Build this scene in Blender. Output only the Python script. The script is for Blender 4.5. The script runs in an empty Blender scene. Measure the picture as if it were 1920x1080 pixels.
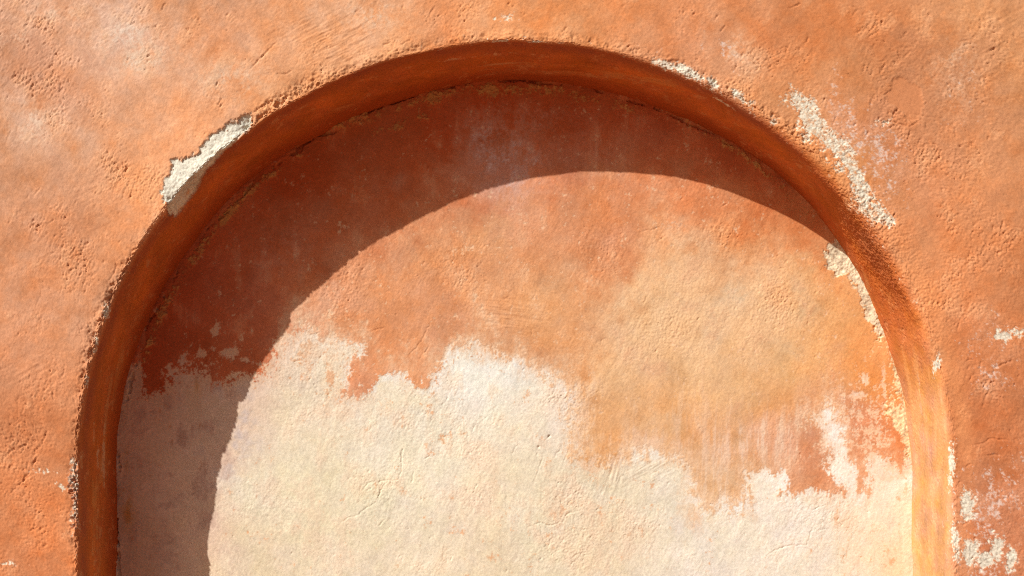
import bpy, math
import numpy as np

# ------------------------------------------------------------------ scale and camera numbers
F = 1867.0                     # focal length in photo pixels (35 mm lens on a 36 mm sensor)
D = 1.826                      # camera to wall face (m)
DEP = 0.178                    # depth of the niche (m)
PX = D / F                     # metres per photo pixel on the wall face
PB = (D + DEP) / F             # metres per photo pixel on the niche back
CAMZ, V0, U0 = 1.5, 851.0, 960.0
def fx(u): return (u - U0) * PX
def fz(v): return CAMZ - (v - V0) * PX
CU, CV, RP = 965.0, 894.0, 818.0      # arch centre / radius on the face in photo px
CX, CZ, R = fx(CU), fz(CV), RP * PX
STEP = 0.00150

# ------------------------------------------------------------------ texture canvases (1 px = 1 px of the plane)
W, H, OU, OV = 2160, 1350, 120, 135
uu, vv = np.meshgrid(np.arange(W, dtype=np.float32) - OU, np.arange(H, dtype=np.float32) - OV)
fy_, fx_ = np.meshgrid(np.fft.fftfreq(H), np.fft.rfftfreq(W), indexing='ij')
FR = np.sqrt(fx_**2 + fy_**2) + 1e-9

def spec(seed, beta=1.6, wl_min=2.0, wl_max=400.0, angle=None, ratio=1.0):
    """spectral noise, unit variance; angle (deg, in image) = direction of the strokes, ratio = elongation"""
    rng = np.random.default_rng(seed)
    f = FR
    if angle is not None:
        a = math.radians(angle); c, s = math.cos(a), math.sin(a)
        al = fx_ * c - fy_ * s; ac = fx_ * s + fy_ * c
        f = np.sqrt((al * ratio)**2 + ac**2) + 1e-9
    A = f**(-beta) * np.exp(-(f * wl_min * 0.5)**4) * (1 - np.exp(-(f * wl_max)**2))
    n = np.fft.irfft2(np.fft.rfft2(rng.standard_normal((H, W))) * A, s=(H, W))
    n -= n.mean(); n /= n.std()
    return n.astype(np.float32)

def blur(img, r):
    return np.fft.irfft2(np.fft.rfft2(img) * np.exp(-2 * (math.pi * FR * r)**2), s=(H, W)).astype(np.float32)

def ss(x, a, b):
    t = np.clip((x - a) / (b - a), 0, 1); return t * t * (3 - 2 * t)

def upsample(small, k):
    hh, ww = small.shape
    y = np.clip(np.arange(H) / k, 0, hh - 1.001); x = np.clip(np.arange(W) / k, 0, ww - 1.001)
    y0 = y.astype(int); x0 = x.astype(int); ty = (y - y0)[:, None]; tx = (x - x0)[None, :]
    a = small[y0][:, x0]; b = small[y0][:, x0 + 1]; c = small[y0 + 1][:, x0]; d = small[y0 + 1][:, x0 + 1]
    return ((a * (1 - tx) + b * tx) * (1 - ty) + (c * (1 - tx) + d * tx) * ty).astype(np.float32)

def sdf(poly, k=3):
    """signed distance in px, positive inside"""
    su, sv = uu[::k, ::k], vv[::k, ::k]
    P = np.array(poly, float); Q = np.roll(P, -1, 0)
    d2 = np.full(su.shape, 1e12); ins = np.zeros(su.shape, bool)
    for (ax, ay), (bx, by) in zip(P, Q):
        ex, ey = bx - ax, by - ay
        t = np.clip(((su - ax) * ex + (sv - ay) * ey) / (ex * ex + ey * ey + 1e-9), 0, 1)
        d2 = np.minimum(d2, (su - ax - t * ex)**2 + (sv - ay - t * ey)**2)
        if ay != by:
            c = ((ay > sv) != (by > sv)) & (su < (bx - ax) * (sv - ay) / (by - ay) + ax)
            ins ^= c
    d = np.sqrt(d2); d = np.where(ins, d, -d)
    return upsample(d, k)

def blob(u, v, ru, rv, ang=0):
    a = math.radians(ang); c, s = math.cos(a), math.sin(a)
    x = (uu - u) * c - (vv - v) * s; y = (uu - u) * s + (vv - v) * c
    return (1 - np.sqrt((x / ru)**2 + (y / rv)**2)) * min(ru, rv)       # sdf-like
def gs(u, v, ru, rv, ang=0):
    a = math.radians(ang); c, s = math.cos(a), math.sin(a)
    x = (uu - u) * c - (vv - v) * s; y = (uu - u) * s + (vv - v) * c
    return np.exp(-((x / ru)**2 + (y / rv)**2))

def idw(points, k=10, p=3.0, soft=30.0):
    su, sv = uu[::k, ::k], vv[::k, ::k]
    wsum = 0; acc = 0
    for (u, v, col) in points:
        w = 1.0 / (((su - u)**2 + (sv - v)**2 + soft**2)**(p / 2))
        wsum = wsum + w; acc = acc + w[..., None] * np.array(col, float)
    o = acc / wsum[..., None]
    return np.stack([upsample(o[..., i], k) for i in range(3)], -1)

def lerp(img, col, m):
    m = np.clip(m, 0, 1)[..., None]
    return img * (1 - m) + (np.array(col, np.float32) if not isinstance(col, np.ndarray) else col) * m

def warp(img, dx, dy):
    x = np.clip(np.arange(W)[None, :] + dx, 0, W - 1.001); y = np.clip(np.arange(H)[:, None] + dy, 0, H - 1.001)
    x0 = x.astype(int); y0 = y.astype(int); tx = x - x0; ty = y - y0
    if img.ndim == 3: tx = tx[..., None]; ty = ty[..., None]
    return ((img[y0, x0] * (1 - tx) + img[y0, x0 + 1] * tx) * (1 - ty) + (img[y0 + 1, x0] * (1 - tx) + img[y0 + 1, x0 + 1] * tx) * ty).astype(np.float32)

def stamp_line(h, pts, width, depth, rng, jit=1.2, lip=0.25):
    """a thin groove with a jittered course"""
    P = [pts[0]]
    for (a, b) in zip(pts[:-1], pts[1:]):
        n = max(2, int(math.hypot(b[0] - a[0], b[1] - a[1]) / 5))
        for i in range(1, n + 1):
            t = i / n; j = jit if i < n else 0
            P.append((a[0] + (b[0] - a[0]) * t + rng.normal(0, j), a[1] + (b[1] - a[1]) * t + rng.normal(0, j)))
    L = len(P); xs = [p[0] for p in P]; ys = [p[1] for p in P]; m = int(width * 3 + 3)
    x0 = int(min(xs)) + OU - m; x1 = int(max(xs)) + OU + m + 1; y0 = int(min(ys)) + OV - m; y1 = int(max(ys)) + OV + m + 1
    if x0 < 0 or y0 < 0 or x1 >= W or y1 >= H: return
    su, sv = uu[y0:y1, x0:x1], vv[y0:y1, x0:x1]
    g = np.zeros_like(su)
    for i in range(L - 1):
        (ax, ay), (bx, by) = P[i], P[i + 1]
        taper = math.sin(math.pi * (i + 0.7) / (L + 0.4))**0.5 * rng.uniform(0.45, 1.1)
        ex, ey = bx - ax, by - ay
        t = np.clip(((su - ax) * ex + (sv - ay) * ey) / (ex * ex + ey * ey + 1e-9), 0, 1)
        d = np.sqrt((su - ax - t * ex)**2 + (sv - ay - t * ey)**2) / width
        g = np.maximum(g, depth * taper * np.exp(-d**2))
    h[y0:y1, x0:x1] -= g

def pits(h, density, n, rng, rmin, rmax, dmin, dmax, ang=(35, 75), elong=(1.0, 2.6)):
    """n small pits scattered where density is high"""
    prob = np.clip(density, 0, None).ravel(); cs = np.cumsum(prob[::7]); cs /= cs[-1]
    idx = np.searchsorted(cs, rng.random(n)) * 7
    for i in idx:
        y, x = divmod(int(min(i, W * H - 1)), W)
        r = rng.uniform(rmin, rmax); e = rng.uniform(*elong); d = rng.uniform(dmin, dmax)
        a = math.radians(rng.uniform(*ang)); c, s = math.cos(a), math.sin(a)
        m = int(r * e * 2.2) + 2
        if x < m or y < m or x >= W - m or y >= H - m: continue
        yy, xx = np.mgrid[-m:m + 1, -m:m + 1]
        al = xx * c - yy * s; ac = xx * s + yy * c
        g = np.exp(-((al / (r * e))**2 + (ac / r)**2)**1.3)
        h[y - m:y + m + 1, x - m:x + m + 1] -= d * g

def lin(c):
    c = np.clip(c, 0, 255) / 255.0
    return np.where(c <= 0.04045, c / 12.92, ((c + 0.055) / 1.055)**2.4)
KALB = np.array((1.22, 1.08, 0.95))
def albedo(c): return np.clip(lin(c) / KALB, 0.0, 0.86)

# shared noises
n_low, n_low2 = spec(1, 2.0, 60, 900), spec(2, 2.0, 40, 600)
n_mid, n_mid2 = spec(3, 1.7, 8, 160), spec(4, 1.7, 6, 120)
n_fin, n_fin2 = spec(5, 1.0, 2.5, 30), spec(6, 0.6, 2.5, 14)
n_gr = spec(7, 0.9, 4.0, 26)
n_pit = spec(13, 0.5, 3.0, 16, 58, 1.7)
n_st = spec(8, 1.4, 3.0, 60, 62, 6.0)          # strokes leaning like "/"
n_st2 = spec(9, 1.4, 3.0, 60, 20, 7.0)
n_vert = spec(10, 1.3, 2.5, 60, 88, 9.0)       # near vertical brush marks
n_edge, n_edge2 = spec(11, 1.25, 2.5, 70), spec(12, 1.0, 2.2, 26)

# ================================================================== canvas A: wall face + unrolled reveal
rad = np.sqrt((uu - CU)**2 + (vv - CV)**2); rad = np.where(vv > CV, np.abs(uu - CU), rad)
theta = np.degrees(np.arctan2(CV - vv, uu - CU)); theta = np.where(vv > CV, np.where(uu > CU, 0, 180), theta)
inrev = ss(rad, RP + 10, RP - 14)              # 1 on the reveal
def rev(th, f):                                 # unrolled point on the reveal: angle, fraction of the depth
    r = RP - 8 - f * 174; a = math.radians(th)
    return CU + r * math.cos(a), CV - r * math.sin(a)

face_pts = [
 (60, 40, (220,160,124)), (60, 130, (206,136,98)), (130, 180, (208,138,100)), (230, 70, (229,178,148)), (300, 120, (226,166,130)),
 (60, 240, (229,176,144)), (150, 260, (226,164,126)), (250, 260, (224,156,114)), (420, 60, (222,150,108)), (520, 60, (226,160,120)),
 (430, 160, (226,158,116)), (380, 210, (226,152,106)), (640, 40, (228,168,130)), (700, 30, (226,164,126)), (600, 120, (228,156,108)),
 (860, 30, (212,134,88)), (760, 70, (228,158,110)), (960, 30, (226,154,106)), (1040, 40, (222,146,96)), (1150, 50, (222,142,94)),
 (1260, 40, (214,134,88)), (1300, 90, (216,140,98)), (1380, 150, (222,148,104)), (1450, 60, (212,132,86)), (1560, 60, (212,132,84)),
 (1550, 130, (218,140,90)), (1640, 90, (206,126,80)), (1700, 120, (208,128,82)), (1740, 60, (220,146,98)), (1830, 40, (224,154,104)),
 (1890, 120, (222,150,100)), (1800, 140, (216,142,96)), (1800, 240, (218,144,100)), (1880, 300, (214,140,94)), (1700, 300, (214,136,92)),
 (1480, 240, (226,146,92)), (1560, 330, (232,146,84)), (1640, 250, (214,136,94)), (1760, 380, (214,138,96)), (1860, 420, (208,130,84)),
 (1700, 470, (216,138,92)), (1800, 520, (208,130,84)), (1900, 540, (206,126,80)), (1760, 600, (222,138,88)), (1840, 650, (206,122,76)),
 (1900, 740, (200,118,74)), (1820, 760, (196,112,68)), (1860, 860, (202,116,70)), (1900, 960, (206,124,84)), (1830, 980, (204,122,82)),
 (1860, 1060, (202,118,78)), (60, 340, (224,152,110)), (50, 420, (224,150,108)), (130, 430, (214,136,92)), (230, 360, (224,148,102)),
 (200, 430, (226,150,104)), (60, 560, (224,152,112)), (110, 620, (226,154,112)), (150, 540, (224,146,100)), (40, 690, (226,148,104)),
 (110, 740, (226,142,94)), (40, 830, (200,116,70)), (110, 830, (218,130,80)), (60, 920, (224,132,80)), (100, 1000, (226,134,82)),
 (40, 1060, (222,130,80)), (20, 1010, (224,136,86)), (300, 330, (226,146,94)), (560, 160, (228,152,100)), (1000, 60, (230,150,96)),
 (1100, 75, (228,146,92)), (1400, 200, (226,146,92)), (1660, 440, (226,140,88)), (1710, 560, (230,146,92)), (1750, 700, (234,152,98)),
]
colA = idw(face_pts)
colA = 0.72 * colA + 0.28 * np.stack([blur(colA[..., i], 110) for i in range(3)], -1)
colA = warp(colA, n_low2 * 16 + n_mid * 10, n_low * 16 + n_mid2 * 10)
# pigment clouds, bleaching and stain marks
colA *= (1 + 0.025 * n_low2 + 0.020 * n_mid + 0.018 * n_fin)[..., None]
colA[..., 1] *= 1 + 0.022 * n_mid2 + 0.012 * n_low; colA[..., 2] *= 1 + 0.05 * n_mid2 + 0.03 * n_low
pale = sum(gs(*g) for g in [(235, 75, 70, 45), (60, 230, 45, 50), (265, 110, 60, 30), (700, 25, 60, 35), (430, 150, 70, 40), (1370, 90, 60, 30, -40),
                            (1790, 130, 40, 60), (100, 20, 50, 20), (30, 70, 40, 20)])
colA = lerp(colA, (234, 190, 158), pale * np.clip(0.22 + 0.18 * n_mid + 0.12 * n_st + 0.16 * n_edge + 0.20 * n_edge2, 0, 0.85))
colA = lerp(colA, (238, 206, 182), ss(gs(235, 65, 45, 28) + gs(265, 120, 30, 16) + 0.6 * gs(60, 225, 28, 28), 0.25, 1.0) * np.clip(0.12 + 0.28 * n_edge + 0.16 * n_edge2, 0, 0.65))
colA = lerp(colA, (196, 114, 70), ss(n_mid2 + 0.6 * n_low, 1.0, 2.6) * 0.22)
colA[..., 1] *= 1.022; colA[..., 2] *= 1.01
colA[..., 1] *= 1 - 0.02 * ss(uu, 1250, 1800); colA[..., 2] *= 1 - 0.05 * ss(uu, 1250, 1800)
colA = lerp(colA, (232, 172, 124), ss(n_mid + 0.4 * n_st, 1.0, 2.4) * 0.30)
rimtint = np.exp(-((rad - RP - 26) / 20)**2) * (rad > RP - 10) * ss(theta, 75, 30)
colA = lerp(colA, (236, 150, 92), rimtint * np.clip(0.55 + 0.2 * n_mid, 0, 0.8))  # more saturated orange paint along the right rim

# the reveal: smoother, more saturated orange wash
rv = np.zeros((H, W, 3), np.float32) + np.array((214, 114, 52), np.float32)
rv = lerp(rv, (234, 166, 108), ss(theta, 26, 6) * (vv > 500) * (uu > CU))  # sunlit right jamb painted paler than the shaded rest of the reveal
n_rv = spec(20, 1.6, 4, 120, 85, 5.0)
n_rvt = spec(21, 1.6, 4, 120, 4, 5.0)
n_rr = np.where(theta > 135, n_rv, np.where(theta < 45, n_rv, n_rvt))
rv *= (1 + 0.03 * n_mid + 0.022 * n_rr + 0.02 * n_fin)[..., None]
rv[..., 2] *= 1 + 0.06 * n_mid2
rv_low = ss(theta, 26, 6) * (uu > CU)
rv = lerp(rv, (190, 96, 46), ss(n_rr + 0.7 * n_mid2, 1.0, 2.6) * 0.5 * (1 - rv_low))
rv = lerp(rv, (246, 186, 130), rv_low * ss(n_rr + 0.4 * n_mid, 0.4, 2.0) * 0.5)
rv = lerp(rv, (240, 168, 100), ss(n_rr - 0.5 * n_mid, 1.1, 2.6) * 0.45)
rv = lerp(rv, (176, 92, 56), np.exp(-((rad - RP + 18) / 22)**2) * ss(theta, 30, 60) * np.clip(0.75 + 0.2 * n_mid, 0, 1))  # browner first band under the lip, shade painted on the shaded reveal
rv = lerp(rv, (188, 88, 40), ss(rad, RP - 105, RP - 165) * ss(theta, 25, 50) * 0.7)     # shade deepening towards the back corner, painted into the colour
rv = lerp(rv, (172, 94, 54), np.exp(-((theta - 34) / 8)**2) * ss(rad, RP - 150, RP - 60) * np.clip(0.45 + 0.2 * n_mid, 0, 0.7))  # dark band of grazing light on the right shoulder, put into the pigment
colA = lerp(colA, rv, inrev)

# --- chipped / flaking plaster on the face
chipL = [(302,362),(308,340),(322,315),(324,298),(345,297),(370,284),(381,270),(390,254),(402,243),(415,241),(440,225),(468,211),(467,228),
         (470,244),(452,262),(436,285),(420,304),(402,326),(390,348),(396,368),(388,388),(372,404),(354,424),(338,412),(324,400),(315,384)]
flakeR = [(1483,160),(1500,178),(1525,190),(1535,215),(1555,235),(1590,265),(1605,300),(1620,340),(1640,375),(1672,400),(1667,416),(1635,421),
          (1614,402),(1598,372),(1600,358),(1590,330),(1565,305),(1550,285),(1530,262),(1510,258),(1497,235),(1497,215),(1485,198),(1468,190),(1466,178),(1480,185)]
sd_chipL = sdf(chipL, 2); sd_flakeR = sdf(flakeR, 2)
smallchips = [(1450,228,9,8,0),(1242,121,22,9,-20),(1300,140,28,6,-35),(1330,152,16,7,-40),(1283,132,18,10,-30),(1880,628,16,10,0),(1905,622,10,5,0),(1783,868,8,28,0),(1778,905,6,14,0),
  (1815,945,13,30,0),(1660,228,7,5,0),(1648,226,4,3,0),(201,586,10,15,10),(186,640,4,10,0),(165,718,4,10,0),(139,905,11,24,0),(141,955,6,26,0),(140,880,8,16,0),
  (80,886,7,2,0),(114,910,7,5,0),(1752,690,8,18,-20),(945,78,18,4,8),(1005,80,8,3,0),(1355,205,12,4,-35),(1410,192,6,3,0),(1790,1010,6,30,0),
  (1820,1035,16,24,0),(1868,1030,13,26,0),(1895,1045,12,20,0),(1850,1050,18,14,0),(20,1055,8,3,0),(950,32,10,6,0),(1380,175,10,6,-30)]
sd_small = np.full((H, W), -50, np.float32)
for b in smallchips: sd_small = np.maximum(sd_small, blob(*b))
m_chipL = ss(sd_chipL + 2.6 * n_edge + 1.0 * n_edge2, -0.7, 0.9)
n_scr = spec(14, 0.9, 2.2, 40, -56, 4.0)
m_flakeR = ss(sd_flakeR + 4.0 * n_edge + 2.4 * n_edge2 + 5.0 * n_scr - 1.5, -1.4, 3.0)
m_small = ss(sd_small + 2.6 * n_edge + 2.2 * n_edge2 - 0.6, -0.6, 1.1)
speck_d = 1.0 * gs(1600, 262, 34, 95, 24) + 0.85 * gs(1658, 300, 30, 70, 18) + 0.5 * gs(1690, 290, 18, 40, 0) + 0.45 * gs(1570, 225, 30, 30) + 0.9 * gs(1845, 960, 60, 60) + 1.0 * gs(1850, 1060, 60, 40) \
        + 0.7 * gs(1870, 690, 50, 50) + 0.5 * gs(1890, 890, 40, 60) + 0.7 * gs(1280, 135, 60, 18, -28) + 0.35 * gs(1360, 100, 50, 22, -38) + 0.55 * gs(1380, 195, 40, 14, -38) \
        + 0.5 * gs(1850, 620, 40, 30) + 0.3 * gs(1650, 420, 40, 30) + 0.35 * gs(1790, 880, 30, 40) + 0.3 * gs(1800, 160, 40, 70)
sp_n = 0.7 * n_edge2 + 0.6 * n_edge + 0.2 * n_vert + 0.45 * n_scr
m_speck = ss(sp_n + 2.5 * np.minimum(speck_d, 0.85), 2.35, 3.3) * (1 - 0.25 * ss(n_mid, 0, 2)) * (speck_d > 0.04)
chipcol = np.zeros((H, W, 3), np.float32) + np.array((236, 221, 193), np.float32)
chipcol *= (1 + 0.03 * n_fin + 0.03 * n_edge2 + 0.03 * n_mid)[..., None]
greycol = np.zeros((H, W, 3), np.float32) + np.array((230, 213, 184), np.float32)
greycol *= (1 + 0.03 * n_fin + 0.05 * n_edge2)[..., None]
colA = lerp(colA, (226, 172, 140), 0.5 * np.clip(speck_d, 0, 1) * np.clip(0.5 + 0.4 * n_mid, 0, 1))
colA = lerp(colA, (230, 196, 174), m_speck * 0.85)
colA = lerp(colA, greycol, m_flakeR * np.clip(0.80 + 0.24 * n_edge2 + 0.16 * n_scr, 0.1, 1))
colA = lerp(colA, greycol, m_small * 0.93)
colA = lerp(colA, chipcol, m_chipL)
# rusty bare render round the lumps on the left jamb edge
lump = ss(np.maximum(blob(139, 905, 14, 34), blob(141, 960, 7, 30)) + 2 * n_edge, 0, 2)
colA = lerp(colA, (150, 112, 92), lump * ss(n_edge2 + 0.5 * n_edge, -0.1, 1.0) * 0.8)
colA = lerp(colA, (232, 142, 92), lump * ss(n_edge - 0.4 * n_edge2, 0.35, 1.0) * 0.9)
# smooth flat repair patch at the upper right
flat = [(1672,150),(1690,146),(1702,152),(1716,158),(1724,166),(1726,178),(1732,192),(1728,206),(1722,218),(1712,228),(1702,224),(1694,210),(1680,198),(1668,190),(1664,176),(1670,164)]
m_flat = ss(sdf(flat, 2) + 2.0 * n_edge, -1.5, 1.5)
colA = lerp(colA, (216, 136, 86), m_flat * 0.65)
# scuffs on the reveal
for th, f, ru, rvv, an, s in [(176, .42, 5, 34, 8, 1), (178, .62, 6, 40, 4, 1), (174, .30, 4, 26, 5, .7), (97, .30, 90, 5, 8, .9), (88, .28, 60, 4, 0, .6), (93, .55, 30, 3, 5, .5),
                          (166, .25, 4, 30, 15, .5), (7, .60, 4, 50, -6, .9), (4, .5, 3, 30, -4, .6), (150, .3, 4, 20, 30, .4), (120, .2, 20, 4, 30, .4), (2, .3, 3, 40, 0, .4)]:
    u, v = rev(th, f)
    m = ss(blob(u, v, ru, rvv, an) + 2.6 * n_edge + 1.6 * n_rr - 1.0, 0, 3)
    colA = lerp(colA, (232, 180, 140), m * 0.75 * s)
wear = ss(n_edge + 0.7 * n_mid2 + 0.5 * n_rr, 1.7, 2.7) * inrev * (1 - rv_low)
colA = lerp(colA, (232, 160, 104), wear * 0.55)
flk = ss(n_edge2 + 0.8 * n_edge + 1.6 * np.exp(-((rad - RP + 4) / 7)**2) * ss(n_mid, 0.2, 1.4), 2.9, 3.6)
colA = lerp(colA, (234, 206, 172), flk * 0.8 * np.exp(-((rad - RP + 4) / 22)**2))
# thin white rim chips in the lit right edge
# --- relief (mm, outwards)
rough = sum(g for g in [1.0 * gs(70, 110, 90, 60), 1.0 * gs(130, 175, 60, 50), 1.0 * gs(860, 25, 70, 35), 0.8 * gs(790, 75, 60, 20), 1.0 * gs(1660, 110, 50, 70), 1.1 * gs(1720, 240, 45, 50),
        0.9 * gs(1650, 200, 35, 45), 0.9 * gs(1850, 130, 60, 110), 1.0 * gs(1840, 450, 80, 60), 0.9 * gs(1900, 500, 60, 70), 1.0 * gs(110, 420, 90, 50), 1.0 * gs(140, 490, 60, 55),
        0.9 * gs(230, 310, 50, 40), 0.8 * gs(40, 840, 60, 70), 0.7 * gs(40, 1000, 70, 90), 0.7 * gs(330, 20, 90, 40), 0.6 * gs(1300, 40, 60, 50), 0.6 * gs(160, 600, 60, 60),
        0.7 * gs(1640, 400, 50, 50), 0.9 * gs(400, 200, 60, 25, 35), 0.7 * gs(1480, 100, 60, 50), 0.6 * gs(1760, 300, 70, 60), 0.7 * gs(1880, 700, 70, 60), 0.6 * gs(1100, 70, 80, 20),
        0.5 * gs(600, 100, 60, 60), 0.5 * gs(520, 140, 60, 40)])
rough = np.clip(rough * (0.75 + 0.35 * n_mid + 0.2 * n_edge) + 0.20 * n_low + 0.18 * n_mid + 0.06, 0.02, 1.35)
rough = rough * (1 - 0.9 * m_flat)
hA = 1.0 * n_low + 0.36 * spec(30, 2.0, 22, 200) + 0.14 * n_mid
hA += (0.07 + 0.06 * rough) * n_st * 1.2 + 0.07 * n_st2 * ss(n_low2, -0.4, 1)
hA += (0.08 + 0.13 * rough) * n_gr + (0.085 + 0.34 * rough) * n_fin2
brush = gs(600, 55, 90, 35) + gs(640, 100, 60, 40) + 0.7 * gs(60, 700, 70, 60) + gs(1880, 60, 50, 60) + 0.6 * gs(180, 380, 40, 60)
hA += 0.30 * brush * spec(31, 1.0, 3.0, 26, 28, 10.0)
rng = np.random.default_rng(77)
face_only = (1 - inrev) * (1 - m_flat)
hA -= face_only * (1.5 * ss(n_pit + 0.5 * n_mid + 1.5 * rough, 2.75, 3.9) + 1.3 * ss(n_pit - 0.3 * n_mid2 + 1.2 * rough, 3.35, 4.2))
pits(hA, rough**3 * face_only, 260, rng, 0.9, 1.7, 1.0, 2.6, elong=(1.2, 3.2))
pits(hA, (0.25 + rough) * (1 - inrev), 200, rng, 0.8, 1.4, 1.0, 2.2)
cracks = [[(470,128),(492,104),(516,80)],[(520,137),(532,138),(546,132)],[(722,82),(732,78)],[(754,82),(768,75)],[(738,98),(746,92)],[(1650,135),(1660,120)],
  [(1820,836),(1838,832),(1860,822),(1886,824)],[(1848,854),(1862,852),(1873,853)],[(1812,875),(1820,870)],[(1690,200),(1700,222),(1716,232)],[(1702,262),(1706,246)],
  [(1340,38),(1346,28)],[(1352,58),(1360,48)],[(1790,240),(1792,258)],[(205,524),(214,512),(217,494)],[(165,605),(168,620),(164,627)],[(70,790),(90,806),(78,835),(60,850)],
  [(15,930),(40,905),(52,895),(56,880)],[(30,770),(60,792),(72,816)],[(230,370),(232,358)],[(118,705),(121,692)],[(60,428),(78,420)],[(88,420),(100,412)],[(1690,72),(1700,60)],
  [(815,12),(806,24)],[(1650,258),(1650,262)],[(1864,690),(1890,678)],[(1640,230),(1670,228),(1700,236)],[(470,214),(492,196),(515,184)],[(480,222),(505,205)],[(545,196),(590,172)],
  [(1480,15),(1500,6)],[(1630,60),(1645,40)],[(1510,80),(1516,70)],[(300,20),(310,6)],[(20,150),(30,140)],[(1795,620),(1798,606)],[(1816,716),(1822,706)],[(1700,212),(1742,220)]]
for c in cracks: stamp_line(hA, c, 1.0, 2.6, rng, 0.9)
for k in range(60):
    x = rng.uniform(0, 1900); y = rng.uniform(0, 1060); a = math.radians(rng.normal(60, 14)); l = rng.uniform(14, 48)
    if inrev[int(y) + OV, int(x) + OU] < 0.1:
        stamp_line(hA, [(x, y), (x + l * 0.5 * math.cos(a), y - l * 0.5 * math.sin(a)), (x + l * math.cos(a + rng.normal(0, 0.2)), y - l * math.sin(a))], 0.8, rng.uniform(0.4, 1.2), rng, 0.7)
den = rough**2 * (1 - inrev) * (1 - m_flat); cs = np.cumsum(den.ravel()[::11]); cs /= cs[-1]
for i in np.searchsorted(cs, rng.random(170)) * 11:
    y, x = divmod(int(min(i, W * H - 1)), W); a = math.radians(rng.normal(52, 26)); l = rng.uniform(4, 15)
    stamp_line(hA, [(x - OU, y - OV), (x - OU + l * math.cos(a), y - OV - l * math.sin(a))], rng.uniform(0.9, 1.4), rng.uniform(1.0, 2.6), rng, 0.9)
# chips sit below the paint skin and are crumbly
hA = hA * (1 - 0.6 * m_chipL) + m_chipL * (-3.8 + 0.16 * n_gr + 0.24 * n_fin2 + 0.9 * n_mid)
hA = hA - m_flakeR * (1.0 - 0.10 * n_gr - 0.12 * n_fin2) - m_small * (0.8 - 0.14 * n_gr - 0.12 * n_fin2) - 0.35 * m_speck
hA = hA * (1 - 0.65 * m_flat) - 0.7 * m_flat + m_flat * (0.07 * n_fin2 + 0.05 * n_st)
hA += lump * (0.8 + 1.3 * n_gr + 0.9 * n_edge2)
for (u, v, r, d) in [(1743, 668, 3.6, 6), (1765, 690, 2.6, 4), (1634, 377, 2.8, 3), (1648, 452, 3, 3), (1698, 555, 3, 2.5), (316, 372, 4, 3), (325, 352, 3, 2)]:
    hA -= d * np.exp(-(((uu - u)**2 + (vv - v)**2) / r**2)**1.5)
# reveal relief
rim_r = np.exp(-((theta - 34) / 11)**2) * (uu > CU)
hR = 1.2 * n_low + 0.9 * spec(32, 2.0, 30, 200) + 0.16 * n_rr + 0.17 * n_fin2 + 0.12 * n_gr + 0.12 * n_mid - 1.0 * ss(n_pit + 0.4 * n_mid, 2.3, 3.4)
rr = rim_r * ss(rad, RP - 175, RP - 90)
hR += rr * (0.34 * n_gr + 0.42 * n_fin2 + 0.3 * n_edge2 + 0.5 * n_mid)
hR = hR * (1 - 0.6 * m_chipL) + m_chipL * (-5.0 + 0.5 * n_gr + 0.8 * n_mid)
band = ss(np.abs(rad - RP - 8), 60, 20) * rim_r
hA += band * (0.25 * n_gr + 0.40 * n_fin2)
crumb = np.exp(-((rad - RP - 12) / 15)**2) * np.clip(np.exp(-((theta - 121) / 8)**2) + 0.8 * np.exp(-((theta - 155) / 7)**2) + 0.6 * np.exp(-((theta - 165) / 6)**2) + 0.5 * np.exp(-((theta - 68) / 10)**2) + 0.7 * np.exp(-((theta - 52) / 6)**2), 0, 1)
hA -= crumb * (1.2 + 1.6 * n_edge + 0.7 * n_edge2 + 1.5 * ss(n_edge - 0.4 * n_mid, 0.3, 1.2))
lipbreak = np.exp(-((rad - RP - 6) / 12)**2)
hA += lipbreak * ((0.45 * n_gr + 0.9 * n_mid) * (0.7 + 0.5 * ss(theta, 40, 100)) - 3.2 * ss(n_mid2 + 0.5 * n_edge, 1.2, 2.4) * ss(theta, 30, 80))
rng = np.random.default_rng(12)
for k in range(34):
    a0 = rng.uniform(2, 178); f0 = rng.uniform(0.05, 0.95); n = rng.integers(2, 5); P = []
    for q in range(n):
        P.append(rev(a0 + q * rng.uniform(0.6, 1.6), min(1, max(0, f0 + rng.normal(0, 0.04) * q))))
    stamp_line(hR, P, rng.uniform(0.8, 1.2), rng.uniform(0.8, 2.0), rng, 1.0)
hR -= 0.9 * ss(n_edge + 0.8 * n_mid2, 1.9, 2.6)
hA = hA * (1 - inrev) + hR * inrev

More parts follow.
